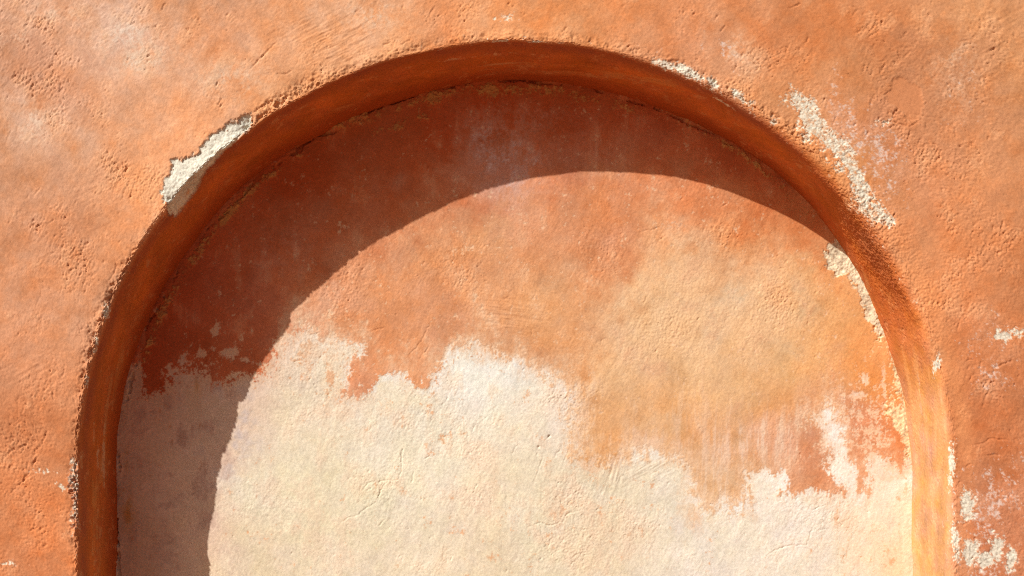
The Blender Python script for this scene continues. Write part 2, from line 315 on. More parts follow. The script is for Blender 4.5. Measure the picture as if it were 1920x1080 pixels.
# ================================================================== canvas B: niche back
CUB, CVB, RB = 960.0, 890.0, 745.0
radB = np.sqrt((uu - CUB)**2 + (vv - CVB)**2); radB = np.where(vv > CVB, np.abs(uu - CUB), radB)
thB = np.degrees(np.arctan2(CVB - vv, uu - CUB)); thB = np.where(vv > CVB, np.where(uu > CUB, 0, 180), thB)
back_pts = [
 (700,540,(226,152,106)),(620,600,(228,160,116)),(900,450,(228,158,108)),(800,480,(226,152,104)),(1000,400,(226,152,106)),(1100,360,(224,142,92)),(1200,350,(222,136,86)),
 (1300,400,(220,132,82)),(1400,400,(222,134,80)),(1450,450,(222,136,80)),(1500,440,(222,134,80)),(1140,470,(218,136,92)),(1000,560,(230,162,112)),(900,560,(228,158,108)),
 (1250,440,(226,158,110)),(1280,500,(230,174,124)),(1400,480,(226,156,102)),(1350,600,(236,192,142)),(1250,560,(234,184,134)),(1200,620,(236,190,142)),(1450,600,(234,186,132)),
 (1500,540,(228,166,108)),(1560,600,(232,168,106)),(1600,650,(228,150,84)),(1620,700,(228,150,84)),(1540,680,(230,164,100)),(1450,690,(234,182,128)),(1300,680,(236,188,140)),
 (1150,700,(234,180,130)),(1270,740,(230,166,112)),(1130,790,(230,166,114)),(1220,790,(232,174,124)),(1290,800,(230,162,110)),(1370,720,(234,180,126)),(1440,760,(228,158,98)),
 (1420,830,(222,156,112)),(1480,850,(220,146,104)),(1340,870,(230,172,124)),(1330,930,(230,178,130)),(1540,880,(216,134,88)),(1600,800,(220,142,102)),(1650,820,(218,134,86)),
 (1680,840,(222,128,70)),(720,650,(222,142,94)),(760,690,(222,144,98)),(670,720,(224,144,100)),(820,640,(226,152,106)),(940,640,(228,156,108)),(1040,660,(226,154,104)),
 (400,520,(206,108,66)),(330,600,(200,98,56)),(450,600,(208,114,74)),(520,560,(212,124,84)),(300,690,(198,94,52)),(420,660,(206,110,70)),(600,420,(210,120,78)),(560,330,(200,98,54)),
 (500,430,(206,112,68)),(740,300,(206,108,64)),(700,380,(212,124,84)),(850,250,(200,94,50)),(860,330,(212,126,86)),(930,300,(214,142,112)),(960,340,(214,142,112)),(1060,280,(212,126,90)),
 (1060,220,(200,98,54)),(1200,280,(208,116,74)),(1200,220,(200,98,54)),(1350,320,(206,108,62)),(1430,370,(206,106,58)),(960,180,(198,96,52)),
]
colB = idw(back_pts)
colB = warp(colB, n_low2 * 14 + n_mid * 12, n_low * 14 + n_mid2 * 12)
colB[..., 1] *= 1.015
colB *= (1 + 0.012 * n_low2 + 0.02 * n_mid + 0.014 * n_fin)[..., None]
colB[..., 1] *= 1 + 0.018 * n_mid2; colB[..., 2] *= 1 + 0.045 * n_mid2 + 0.02 * n_low
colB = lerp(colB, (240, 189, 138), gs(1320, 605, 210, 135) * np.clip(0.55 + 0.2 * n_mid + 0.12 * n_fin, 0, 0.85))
colB = lerp(colB, (234, 188, 156), np.clip(gs(1400, 835, 110, 50) + gs(1215, 830, 60, 30), 0, 1) * np.clip(0.35 + 0.25 * n_vert + 0.2 * n_mid, 0, 0.8))
colB = lerp(colB, (232, 178, 134), ss(n_mid + 0.6 * n_vert, 1.1, 2.6) * 0.30)
colB = lerp(colB, (206, 124, 78), ss(n_mid2 + 0.4 * n_st, 1.3, 2.8) * 0.16)
brushz = gs(1440, 820, 110, 60) + 1.1 * gs(1340, 920, 50, 60) + 0.5 * gs(1240, 770, 70, 60)
colB = lerp(colB, (238, 204, 172), brushz * ss(n_vert + 0.3 * n_mid, -0.1, 1.5) * 0.6)
# grey-white bloom in the upper part
bloom = gs(930, 290, 60, 90, 20) + 0.45 * gs(985, 310, 55, 45) + 0.5 * gs(1010, 220, 60, 25) + 0.5 * gs(900, 260, 20, 16) + 0.3 * gs(1120, 290, 90, 70) + 0.35 * gs(530, 470, 70, 60)
colB = lerp(colB, (220, 168, 146), np.clip(bloom, 0, 1) * np.clip(0.40 + 0.35 * n_edge + 0.2 * n_vert, 0, 0.8))
colB = lerp(colB, (224, 190, 178), ss(0.8 * n_edge + 0.7 * n_edge2 + 2.1 * np.clip(bloom, 0, 1), 2.9, 4.0) * 0.75)
# cream undercoat
cream = [(150,1300),(150,690),(222,684),(262,680),(268,700),(272,738),(310,733),(322,695),(336,681),(380,688),(396,712),(415,716),(440,700),(470,700),(500,694),(512,660),(530,630),(548,615),
 (575,612),(600,625),(640,640),(672,642),(680,664),(656,682),(645,745),(668,744),(698,730),(708,704),(745,704),(792,726),(815,720),(832,690),(839,656),(870,644),(892,640),(912,660),
 (960,668),(1000,688),(1040,700),(1075,722),(1085,760),(1077,800),(1080,850),(1110,865),(1150,862),(1200,846),(1240,850),(1285,862),(1300,885),(1300,920),(1316,958),(1342,950),
 (1356,936),(1386,955),(1400,930),(1398,886),(1430,881),(1446,890),(1470,884),(1481,900),(1465,921),(1492,925),(1530,915),(1562,925),(1588,922),(1575,905),(1552,888),(1546,850),(1544,822),
 (1530,803),(1512,800),(1520,777),(1548,764),(1560,748),(1571,770),(1582,822),(1590,850),(1604,872),(1612,928),(1622,924),(1620,870),(1634,850),(1662,850),(1678,870),(1694,882),
 (1702,862),(1760,860),(1760,1300)]
sd_cr = sdf(cream, 3)
# crisp edge in some places, ragged / brushed elsewhere
ragged = np.clip(gs(1060, 720, 60, 50) + gs(790, 700, 60, 25) + gs(610, 660, 60, 50) + gs(340, 700, 60, 40) + gs(1590, 800, 70, 70) + gs(500, 690, 50, 30) + 0.8 * gs(1130, 850, 60, 25) + gs(850, 690, 25, 40), 0, 1)
crisp = np.clip(gs(770, 715, 130, 30) + gs(1500, 900, 120, 40) + gs(680, 690, 40, 50) + gs(290, 720, 30, 30), 0, 1)
e = sd_cr + (1 - crisp) * (3.5 * n_edge2 + 5.5 * n_vert * ss(n_mid2, -0.8, 1.2) + 3.0 * n_edge + 2.5 * n_scr) + (2.2 + 4.5 * ragged) * n_edge + (1.4 + 4.0 * ragged) * n_edge2 + 2.5 * n_vert * ss(vv, 840, 900) * (uu > 1250) + 2.0 * n_vert * ragged
wd = np.clip(5 * (1 - crisp) * ss(n_mid, -0.6, 1.4) + 22 * gs(1090, 790, 34, 75) + 12 * gs(1180, 860, 70, 22) + 14 * gs(1340, 940, 50, 40) + 10 * gs(600, 660, 60, 40) + 6 * gs(350, 700, 60, 30), 0, 26)
e = e + wd * (0.30 * n_edge + 0.25 * n_mid + 0.25 * n_vert + 0.2 * n_edge2)
m_cr = ss(e, -1.0 - wd, 1.6 + wd)
# thin washes: the orange coat wears out gradually over the undercoat and leaves a tint inside it
wv = sd_cr + 9 * n_mid + 7 * n_edge + 4 * n_edge2 + 5 * n_vert
colB = lerp(colB, (238, 196, 156), ss(wv, -52, 8) * (1 - 0.85 * crisp) * 0.72 * (uu > 520))
ctint = (1 - ss(wv, -6, 34)) * (1 - 0.8 * crisp)
m_cr = np.maximum(m_cr, ss(0.8 * n_edge2 + 0.7 * n_edge + 0.3 * n_vert + 2.3 * np.clip(gs(1600, 790, 60, 75) + 0.7 * gs(1660, 800, 40, 90) + 0.5 * gs(660, 650, 30, 40) + 0.45 * gs(415, 650, 50, 40) + 0.5 * gs(610, 590, 40, 30)
        + 0.55 * gs(1090, 750, 30, 50) + 0.6 * gs(800, 712, 50, 18) + 0.5 * gs(920, 655, 50, 25), 0, 1.0), 2.0, 2.9) * 0.95)
for b in [(430,662,17,12,0),(402,652,7,5,0),(405,618,8,14,-25),(465,676,26,5,-15),(375,662,8,8,0),(1622,712,10,14,0),(1610,740,20,8,0),(850,660,3,22,-15),(838,690,4,14,-15),(1658,725,3,30,3),(680,722,4,2,0),(735,655,3,1.5,0),(412,548,3,5,0)]:
    m_cr = np.maximum(m_cr, ss(blob(*b) + 2.2 * n_edge + 1.8 * n_edge2 - 0.5, -0.5, 1.3) * 0.9)
cr_pts = [(700,900,(240,222,188)),(620,960,(238,216,178)),(560,760,(238,214,178)),(760,760,(238,220,190)),(900,720,(242,230,208)),(900,680,(244,234,216)),(1000,760,(238,218,188)),(1060,740,(238,216,194)),
 (850,850,(240,222,190)),(950,900,(238,214,178)),(760,900,(240,222,186)),(900,1020,(238,212,174)),(1000,960,(238,218,184)),(1100,900,(238,216,184)),(1150,1000,(236,208,170)),(1250,950,(237,219,190)),
 (1300,1030,(236,218,192)),(1400,980,(236,218,192)),(1500,1000,(236,219,193)),(1600,960,(236,219,190)),(1600,1040,(236,218,188)),(1680,1000,(238,212,174)),(1690,1060,(238,208,168)),(480,900,(240,222,190)),
 (480,1020,(236,210,172)),(700,1060,(238,214,180)),(560,870,(238,218,182)),(620,700,(240,218,184)),(1560,830,(236,222,204)),(1640,900,(240,224,200)),
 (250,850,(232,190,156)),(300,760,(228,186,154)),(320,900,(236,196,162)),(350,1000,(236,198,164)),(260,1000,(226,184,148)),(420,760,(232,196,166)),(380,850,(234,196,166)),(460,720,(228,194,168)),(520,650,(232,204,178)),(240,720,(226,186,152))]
ccr = idw(cr_pts); ccr = warp(ccr, n_low2 * 14 + n_mid * 10, n_low * 14 + n_mid2 * 10)
ccr *= (1 + 0.010 * n_low + 0.014 * n_mid + 0.016 * n_fin)[..., None]; ccr[..., 0] *= 1.008; ccr[..., 1] *= 1.006; ccr[..., 2] *= 1.0 + 0.010 * n_mid2 + 0.008 * n_low
ccr = lerp(ccr, (246, 238, 222), np.exp(-(sd_cr / 16)**2) * np.clip(0.4 + 0.35 * n_edge, 0, 0.8) * (uu > 560))
stain = gs(560, 660, 80, 60) + 0.8 * gs(620, 740, 90, 60) + gs(1090, 760, 70, 70) + 0.8 * gs(730, 920, 60, 30) + 0.7 * gs(500, 1000, 70, 30) + 0.8 * gs(1580, 970, 40, 50) + 0.7 * gs(1640, 1050, 70, 40) + 0.6 * gs(820, 800, 90, 60) \
      + 0.5 * gs(1090, 930, 100, 80) + 0.7 * gs(330, 790, 70, 80) + 0.6 * gs(240, 900, 30, 120) + 0.6 * gs(1690, 950, 12, 130) + 0.5 * gs(1000, 1000, 260, 70)
ccr = lerp(ccr, (228, 160, 110), ss(0.8 * n_edge + 0.5 * n_edge2 + 0.4 * n_vert + 1.5 * np.clip(stain, 0, 1.2), 2.2, 3.4) * 0.75)
ccr = lerp(ccr, (232, 190, 150), np.clip(stain, 0, 1) * np.clip(0.15 + 0.22 * n_mid + 0.12 * n_vert, 0, 0.5))
ccr = lerp(ccr, (236, 200, 164), ss(n_mid + 0.5 * n_low2 + 0.4 * n_vert, 0.9, 2.4) * 0.4)
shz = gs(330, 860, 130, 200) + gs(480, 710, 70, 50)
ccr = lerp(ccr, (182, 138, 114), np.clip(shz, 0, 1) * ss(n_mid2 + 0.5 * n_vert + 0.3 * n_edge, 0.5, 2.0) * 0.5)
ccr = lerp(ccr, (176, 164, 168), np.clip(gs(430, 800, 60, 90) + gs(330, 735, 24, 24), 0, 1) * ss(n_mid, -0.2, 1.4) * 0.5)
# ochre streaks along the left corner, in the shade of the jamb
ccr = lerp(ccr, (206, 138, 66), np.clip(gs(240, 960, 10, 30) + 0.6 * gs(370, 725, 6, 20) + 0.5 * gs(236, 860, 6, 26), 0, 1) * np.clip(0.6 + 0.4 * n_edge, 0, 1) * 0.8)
ccr = lerp(ccr, (236, 186, 142), ctint * np.clip(0.55 + 0.2 * n_edge2 + 0.2 * n_edge, 0, 0.9))
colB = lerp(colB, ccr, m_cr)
# orange wash feathering over the cream on the right of centre
wash = ss(sdf([(1080,730),(1330,690),(1420,800),(1400,900),(1330,945),(1290,865),(1180,850),(1090,830)], 3), -30, 10)
# broken edge of the undercoat round the arch
tanband = np.exp(-((radB - 722) / 8)**2) * np.clip(np.exp(-((thB - 138) / 13)**2) + 0.9 * np.exp(-((thB - 158) / 6)**2), 0, 1) \
        + np.exp(-((radB - 722) / 13)**2) * np.exp(-((thB - 92) / 17)**2) + 0.6 * np.exp(-((radB - 690) / 10)**2) * np.exp(-((thB - 108) / 6)**2) + 0.8 * np.exp(-((radB - 738) / 7)**2) * np.exp(-((thB - 52) / 12)**2) \
        + 0.8 * np.exp(-((radB - 736) / 8)**2) * np.exp(-((thB - 114) / 8)**2)
m_tan = ss(2.6 * tanband + 0.8 * n_edge + 0.5 * n_edge2 + 0.3 * n_mid, 1.5, 2.4) * ss(tanband, 0.08, 0.3)
colB = lerp(colB, (214, 160, 94), m_tan * 0.9)
peel = [(1546,470),(1556,456),(1570,448),(1600,462),(1618,500),(1640,530),(1660,570),(1672,612),(1668,632),(1652,634),(1640,612),(1622,588),(1606,545),(1590,512),(1568,517),(1551,497)]
peel2 = [(1652,634),(1680,628),(1700,690),(1716,760),(1720,860),(1700,860),(1694,835),(1676,800),(1664,770),(1668,742),(1684,760),(1678,710),(1664,664)]
sd_peel = sdf(peel, 2); sd_peel2 = sdf(peel2, 2)
m_peel = ss(sd_peel + 3.0 * n_edge + 1.8 * n_edge2, -0.8, 1.0)
m_peel2 = ss(sd_peel2 + 4.0 * n_edge + 3.0 * n_edge2 - 1, -0.8, 1.2)
pc = np.zeros((H, W, 3), np.float32) + np.array((228, 202, 162), np.float32); pc *= (1 + 0.05 * n_fin + 0.07 * n_edge2 + 0.03 * n_mid)[..., None]
colB = lerp(colB, pc, m_peel)
colB = lerp(colB, pc * np.array((1.04, 1.0, 0.94), np.float32), m_peel2 * 0.92)
colB = lerp(colB, (214, 186, 160), ss(blob(1262, 425, 16, 6, 0) + 3 * n_edge + 2 * n_edge2 - 1, 0, 3) * 0.35)
# relief
roughB = sum([0.8 * gs(640, 480, 70, 60), 0.7 * gs(840, 490, 70, 60), 1.0 * gs(1130, 470, 50, 45), 0.9 * gs(1360, 440, 50, 30), 0.8 * gs(650, 560, 60, 50), 0.8 * gs(1480, 580, 60, 40), 0.7 * gs(820, 790, 110, 60),
        0.9 * gs(1070, 930, 60, 60), 0.8 * gs(1050, 1030, 90, 50), 0.9 * gs(1540, 960, 50, 50), 0.8 * gs(720, 930, 50, 60), 0.8 * gs(1070, 750, 50, 50), 0.6 * gs(1250, 620, 90, 60), 0.7 * gs(580, 720, 60, 60),
        0.6 * gs(1180, 960, 60, 60), 0.6 * gs(500, 960, 60, 40), 0.5 * gs(1440, 380, 80, 30), 0.5 * gs(250, 800, 30, 120)])
roughB = np.clip(roughB + 0.12 * n_low + 0.12 * n_mid + 0.06, 0.03, 1.2)
smoothB = np.clip(gs(730, 680, 60, 40) + gs(670, 720, 30, 22), 0, 1); roughB *= (1 - 0.8 * smoothB)
hB = 0.6 * n_low2 + 0.30 * spec(40, 2.0, 22, 200) + 0.12 * n_mid
hB += (0.08 + 0.10 * roughB) * n_st * 1.2 + 0.06 * n_vert
hB += (0.06 + 0.14 * roughB) * n_gr + (0.06 + 0.20 * roughB) * n_fin2
brB = gs(960, 600, 70, 40) + 0.8 * gs(940, 580, 40, 30)
hB += 0.22 * brB * spec(41, 1.0, 3.0, 24, -8, 10.0)
brC = gs(1215, 880, 55, 30) + gs(1140, 890, 30, 40)
hB += 0.32 * brC * np.where(uu < 1165, spec(42, 1.0, 3.0, 26, 72, 12.0), spec(43, 1.0, 3.0, 26, 28, 12.0))
rng = np.random.default_rng(99)
hB -= 1.0 * ss(n_pit + 0.5 * n_mid + 1.5 * roughB, 2.9, 4.2) + 0.6 * ss(n_pit - 0.3 * n_mid2 + 1.2 * roughB, 3.4, 4.2)
pits(hB, roughB**3, 110, rng, 0.8, 1.4, 0.7, 1.7, elong=(1.2, 3.2))
pits(hB, 0.25 + roughB, 170, rng, 0.8, 1.3, 0.8, 1.8)
crB = [[(1200,436),(1236,426)],[(640,978),(668,966),(704,942)],[(675,922),(690,906),(720,901),(746,900)],[(704,942),(712,925),(722,902)],[(746,900),(752,886),(755,842)],[(1056,978),(1062,965),(1080,958)],[(1488,1022),(1514,1022)],[(1012,980),(1018,1010),(1034,1040)],[(752,866),(755,842)],[(1004,896),(1018,856)],[(960,852),(972,834)],[(1022,826),(1030,816)],
  [(1440,1040),(1462,1028),(1488,1022)],[(1514,1022),(1524,990)],[(1522,960),(1536,950),(1548,948)],[(1536,994),(1548,992)],[(1034,1040),(1050,1032)],[(990,988),(1012,980),(1030,985),(1056,978)],
  [(772,905),(776,886)],[(796,860),(808,856)],[(708,940),(712,915)],[(720,975),(712,985)],[(1056,870),(1066,844)],[(1042,856),(1050,842)],[(790,640),(806,606)],[(784,678),(804,650)],[(766,668),(790,640)],
  [(1462,504),(1470,503)],[(1544,460),(1546,470)],[(1350,390),(1362,382)],[(696,622),(720,614)],[(1128,640),(1136,634)],[(310,770),(320,756)],[(1556,500),(1570,494)],[(1558,482),(1562,470)]]
for c in crB: stamp_line(hB, c, 0.8, 1.7, rng, 1.1)
den = roughB**2; cs = np.cumsum(den.ravel()[::11]); cs /= cs[-1]
for i in np.searchsorted(cs, rng.random(90)) * 11:
    y, x = divmod(int(min(i, W * H - 1)), W); a = math.radians(rng.normal(55, 24)); l = rng.uniform(4, 13)
    stamp_line(hB, [(x - OU, y - OV), (x - OU + l * math.cos(a), y - OV - l * math.sin(a))], rng.uniform(0.75, 1.0), rng.uniform(0.6, 1.5), rng, 0.6)
hB -= 0.55 * m_cr + m_peel * (1.8 - 0.35 * n_gr - 0.3 * n_edge2) + m_peel2 * (0.8 - 0.4 * n_gr)
hB += m_tan * (1.8 + 0.9 * n_gr + 0.9 * n_mid)
inner = 742 + np.interp(thB, [0, 12, 22, 30, 42, 50, 60, 80, 105, 118, 145, 165, 180], [4, 2, 3, 11, 14, 6, 0, -2, -6, -11, -8, -2, 0])
shade = ss(thB, 40, 70)
edgeB = np.exp(-((radB - inner) / 11)**2)
hB += edgeB * (1.2 + 1.0 * n_mid + 0.6 * n_edge) * (0.4 + 0.6 * shade)
# open joint between the reveal and the back, here and there
hB -= shade * 8 * ss(np.exp(-((radB - inner + 2 + 3 * n_mid) / 4.0)**2) * (0.62 + 0.45 * n_mid2 + 0.25 * n_edge), 0.45, 0.9)
for (u, v, r, d) in [(1640, 613, 2.6, 4), (1646, 598, 2.2, 3), (1653, 629, 2.6, 4), (1030, 818, 2.2, 3), (1010, 838, 2.4, 2.5)]:
    hB -= d * np.exp(-(((uu - u)**2 + (vv - v)**2) / r**2)**1.5)

albA, albB = albedo(colA).astype(np.float32), albedo(colB).astype(np.float32)

def bil(img, x, y, x1, y1, tx, ty):
    if img.ndim == 3: tx = tx[..., None]; ty = ty[..., None]
    return (img[y, x] * (1 - tx) + img[y, x1] * tx) * (1 - ty) + (img[y1, x] * (1 - tx) + img[y1, x1] * tx) * ty
def sample(img, u, v):
    x = np.clip(u + OU, 0, W - 1.01); y = np.clip(v + OV, 0, H - 1.01)
    x0 = x.astype(np.int32); y0 = y.astype(np.int32)
    return bil(img, x0, y0, x0 + 1, y0 + 1, (x - x0).astype(np.float32), (y - y0).astype(np.float32))
def tile(img, u, v):
    x = np.mod(u, W); y = np.mod(v, H); x0 = np.minimum(x.astype(np.int32), W - 1); y0 = np.minimum(y.astype(np.int32), H - 1)
    return bil(img, x0, y0, (x0 + 1) % W, (y0 + 1) % H, (x - x0).astype(np.float32), (y - y0).astype(np.float32))
# plain weathered plaster for the stretches of wall beyond the described area
plain_h = 1.3 * n_low + 0.4 * n_mid + 0.18 * n_gr + 0.25 * n_fin2 + 0.1 * n_st - 1.2 * ss(n_pit + 0.6 * n_mid2 + 0.5 * n_low, 2.2, 3.4)
plain_c = (0.07 * n_low + 0.05 * n_mid + 0.03 * n_fin + 0.03 * n_mid2).astype(np.float32)
def beyond(u, v): return np.clip(np.maximum(np.maximum(-u - 6, u - 1926), np.maximum(-v - 6, v - 1090)) / 105 * (1 + 0.35 * tile(n_low, u, v)), 0, 1).astype(np.float32)

# ------------------------------------------------------------------ materials
def mat_plaster(name, bump=0.45):
    m = bpy.data.materials.new(name); m.use_nodes = True; nt = m.node_tree; N, L = nt.nodes, nt.links
    b = N['Principled BSDF']; b.inputs['Roughness'].default_value = 0.92; b.inputs['Specular IOR Level'].default_value = 0.15
    at = N.new('ShaderNodeAttribute'); at.attribute_name = 'pigment'
    tc = N.new('ShaderNodeTexCoord')
    n1 = N.new('ShaderNodeTexNoise'); n1.inputs['Scale'].default_value = 520; n1.inputs['Detail'].default_value = 4; n1.inputs['Roughness'].default_value = 0.65
    n2 = N.new('ShaderNodeTexNoise'); n2.inputs['Scale'].default_value = 190; n2.inputs['Detail'].default_value = 5; n2.inputs['Roughness'].default_value = 0.6
    L.new(tc.outputs['Object'], n1.inputs['Vector']); L.new(tc.outputs['Object'], n2.inputs['Vector'])
    mr = N.new('ShaderNodeMapRange'); mr.inputs['From Min'].default_value = 0.3; mr.inputs['From Max'].default_value = 0.7
    mr.inputs['To Min'].default_value = 0.90; mr.inputs['To Max'].default_value = 1.10
    L.new(n2.outputs['Fac'], mr.inputs['Value'])
    mx = N.new('ShaderNodeVectorMath'); mx.operation = 'SCALE'
    L.new(at.outputs['Color'], mx.inputs[0]); L.new(mr.outputs['Result'], mx.inputs['Scale'])
    L.new(mx.outputs['Vector'], b.inputs['Base Color'])
    bp = N.new('ShaderNodeBump'); bp.inputs['Strength'].default_value = bump; bp.inputs['Distance'].default_value = 0.0012
    L.new(n1.outputs['Fac'], bp.inputs['Height']); L.new(bp.outputs['Normal'], b.inputs['Normal'])
    return m

def mat_noise(name, c1, c2, scale, rough=0.9):
    m = bpy.data.materials.new(name); m.use_nodes = True; nt = m.node_tree; N, L = nt.nodes, nt.links
    b = N['Principled BSDF']; b.inputs['Roughness'].default_value = rough
    tc = N.new('ShaderNodeTexCoord'); n = N.new('ShaderNodeTexNoise'); n.inputs['Scale'].default_value = scale; n.inputs['Detail'].default_value = 6
    r = N.new('ShaderNodeValToRGB'); r.color_ramp.elements[0].color = (*c1, 1); r.color_ramp.elements[1].color = (*c2, 1)
    r.color_ramp.elements[0].position = 0.3; r.color_ramp.elements[1].position = 0.7
    L.new(tc.outputs['Object'], n.inputs['Vector']); L.new(n.outputs['Fac'], r.inputs['Fac']); L.new(r.outputs['Color'], b.inputs['Base Color'])
    bp = N.new('ShaderNodeBump'); bp.inputs['Strength'].default_value = 0.3; bp.inputs['Distance'].default_value = 0.01
    L.new(n.outputs['Fac'], bp.inputs['Height']); L.new(bp.outputs['Normal'], b.inputs['Normal'])
    return m

M_paint = mat_plaster('weathered_orange_plaster')
M_rev = mat_plaster('orange_reveal_paint', 0.25)
M_back = mat_plaster('niche_plaster')
M_bare = mat_plaster('bare_crumbling_plaster', 0.6)

# ------------------------------------------------------------------ mesh helpers
col = bpy.context.scene.collection
def link_mesh(name, co, quads, pig, m, parent):
    me = bpy.data.meshes.new(name)
    nv, nf = len(co), len(quads)
    me.vertices.add(nv); me.vertices.foreach_set('co', np.ascontiguousarray(co, np.float32).ravel())
    me.loops.add(nf * 4); me.loops.foreach_set('vertex_index', np.ascontiguousarray(quads, np.int32).ravel())
    me.polygons.add(nf); me.polygons.foreach_set('loop_start', np.arange(0, nf * 4, 4, dtype=np.int32))
    me.update(calc_edges=True)
    me.polygons.foreach_set('use_smooth', np.ones(nf, bool))
    a = me.attributes.new('pigment', 'FLOAT_COLOR', 'POINT')
    a.data.foreach_set('color', np.ascontiguousarray(np.concatenate([pig, np.ones((nv, 1), np.float32)], 1), np.float32).ravel())
    me.materials.append(m); me.validate(); me.update()
    o = bpy.data.objects.new(name, me); col.objects.link(o)
    if parent: o.parent = parent
    return o
def submesh(name, co, quads, pig, sel, m, parent):
    q = quads[sel]; used, inv = np.unique(q, return_inverse=True)
    return link_mesh(name, co[used], inv.reshape(-1, 4), pig[used], m, parent)
def grid_quads(nr, nc):
    i = np.arange(nr * nc).reshape(nr, nc)
    return np.stack([i[:-1, :-1], i[:-1, 1:], i[1:, 1:], i[1:, :-1]], -1).reshape(-1, 4)

def largest_piece(mask, ncols):
    """keep only the largest edge-connected patch of selected grid faces"""
    todo = set(np.nonzero(mask)[0].tolist()); best = []
    while todo:
        st = [todo.pop()]; comp = []
        while st:
            i = st.pop(); comp.append(i)
            for j in (i - 1, i + 1, i - ncols, i + ncols):
                if j in todo: todo.discard(j); st.append(j)
        if len(comp) > len(best): best = comp
    out = np.zeros(len(mask), bool); out[best] = True
    return out

# ------------------------------------------------------------------ the wall
wall = bpy.data.objects.new('plaster_wall', None); col.objects.link(wall); wall.location = (0, 0, 0)
wall['label'] = 'weathered terracotta orange plaster wall with a shallow round-arched niche, its cream undercoat showing through'
wall['category'] = 'wall'; wall['kind'] = 'thing'
WX, WZ, WT = 3.2, 3.4, 0.55           # half width, height, thickness

# s runs along the arch outline: left jamb up, over the arch, right jamb down
zl = np.concatenate([np.linspace(0, 1.20, 240, endpoint=False), np.arange(1.20, CZ, STEP)])
th = np.linspace(math.pi, 0, int(math.pi * R / STEP))
bx_ = np.concatenate([np.full(len(zl), CX), np.full(len(th), CX), np.full(len(zl), CX)])
bz_ = np.concatenate([zl, np.full(len(th), CZ), zl[::-1]])
dx_ = np.concatenate([np.full(len(zl), -1.0), np.cos(th), np.full(len(zl), 1.0)])
dz_ = np.concatenate([np.zeros(len(zl)), np.sin(th), np.zeros(len(zl))])
S = len(bx_)
ang = np.degrees(np.arctan2(dz_, dx_))
svert = np.concatenate([zl - CZ, np.zeros(len(th)), zl[::-1] - CZ])     # below the springing
# radius of the lip as it wanders round the arch (px on the face) from the photo
ctrl = np.array([(0,818),(12,816),(25,813),(40,811),(52,812),(62,814),(75,815),(85,815),(92,815),(100,812),(110,811),(118,812),(124,817),(132,822),(145,825),(158,825),(168,822),(180,818)], float)
Rs = np.interp(ang, ctrl[:, 0], ctrl[:, 1]) * PX
rs = np.random.default_rng(5)
def noise1(n, step, amp):
    k = max(4, int(n / step)); t = np.linspace(0, k - 1, n); a = rs.normal(0, amp, k + 1); i = t.astype(int); f = t - i; f = f * f * (3 - 2 * f)
    return a[i] * (1 - f) + a[i + 1] * f
Rs += noise1(S, 110, 0.0010) + noise1(S, 45, 0.0007)
rho = np.interp(ang, [0, 10, 20, 32, 46, 58, 75, 95, 120, 180], [0.012, 0.013, 0.015, 0.018, 0.018, 0.012, 0.009, 0.008, 0.007, 0.008])
flare = np.interp(ang, [0, 12, 22, 30, 42, 50, 60, 80, 105, 118, 145, 165, 180], [.002, .002, .003, .013, .018, .010, .001, -.002, -.006, -.010, -.008, -.003, 0])
# section: face (t>0) - rounded lip - reveal (t<0)
t_face = np.concatenate([np.arange(STEP, 0.54, STEP), 0.54 + 0.004 * (1.012**np.arange(1, 190) - 1) / 0.012])
NF = len(t_face); NL = 40; rev_d = np.arange(0, DEP + 0.03 + STEP, STEP); NR = len(rev_d)
# distance from the lip to the border of the wall along every ray
x0 = bx_ + dx_ * (Rs + rho); z0 = bz_ + dz_ * (Rs + rho)
with np.errstate(divide='ignore'):
    Lx = np.where(np.abs(dx_) > 1e-6, (np.sign(dx_) * WX - x0) / np.where(np.abs(dx_) > 1e-6, dx_, 1), 1e9)
    Lz = np.where(dz_ > 1e-6, (WZ - z0) / np.where(dz_ > 1e-6, dz_, 1), 1e9)
Lmax = np.minimum(Lx, Lz)
rows_a, rows_y, rows_na, rows_ny, rows_t = [], [], [], [], []     # radial offset, depth, normal (radial, out of wall), unrolled t
for k in range(NF - 1, -1, -1):
    t = t_face[k] * np.ones(S) if t_face[k] <= 0.54 else 0.54 + (Lmax - 0.54) * ((t_face[k] - 0.54) / (t_face[-1] - 0.54))
    t = np.minimum(t, Lmax)
    rows_a.append(rho + t); rows_y.append(np.zeros(S)); rows_na.append(np.zeros(S)); rows_ny.append(np.ones(S)); rows_t.append(rho + t)
for k in range(NL + 1):
    p = 0.5 * math.pi * k / NL
    rows_a.append(rho - rho * math.sin(p)); rows_y.append(rho - rho * math.cos(p)); rows_na.append(np.full(S, -math.sin(p))); rows_ny.append(np.full(S, math.cos(p)))
    rows_t.append(rho - rho * 2 * k / NL)
for k in range(1, NR):
    y = rho + (DEP + 0.03 - rho) * k / (NR - 1)
    rows_a.append(flare * k / (NR - 1)); rows_y.append(y); rows_na.append(np.full(S, -1.0)); rows_ny.append(np.zeros(S)); rows_t.append(-y)
A_ = np.array(rows_a); Y_ = np.array(rows_y); NA = np.array(rows_na); NY = np.array(rows_ny); T_ = np.array(rows_t)
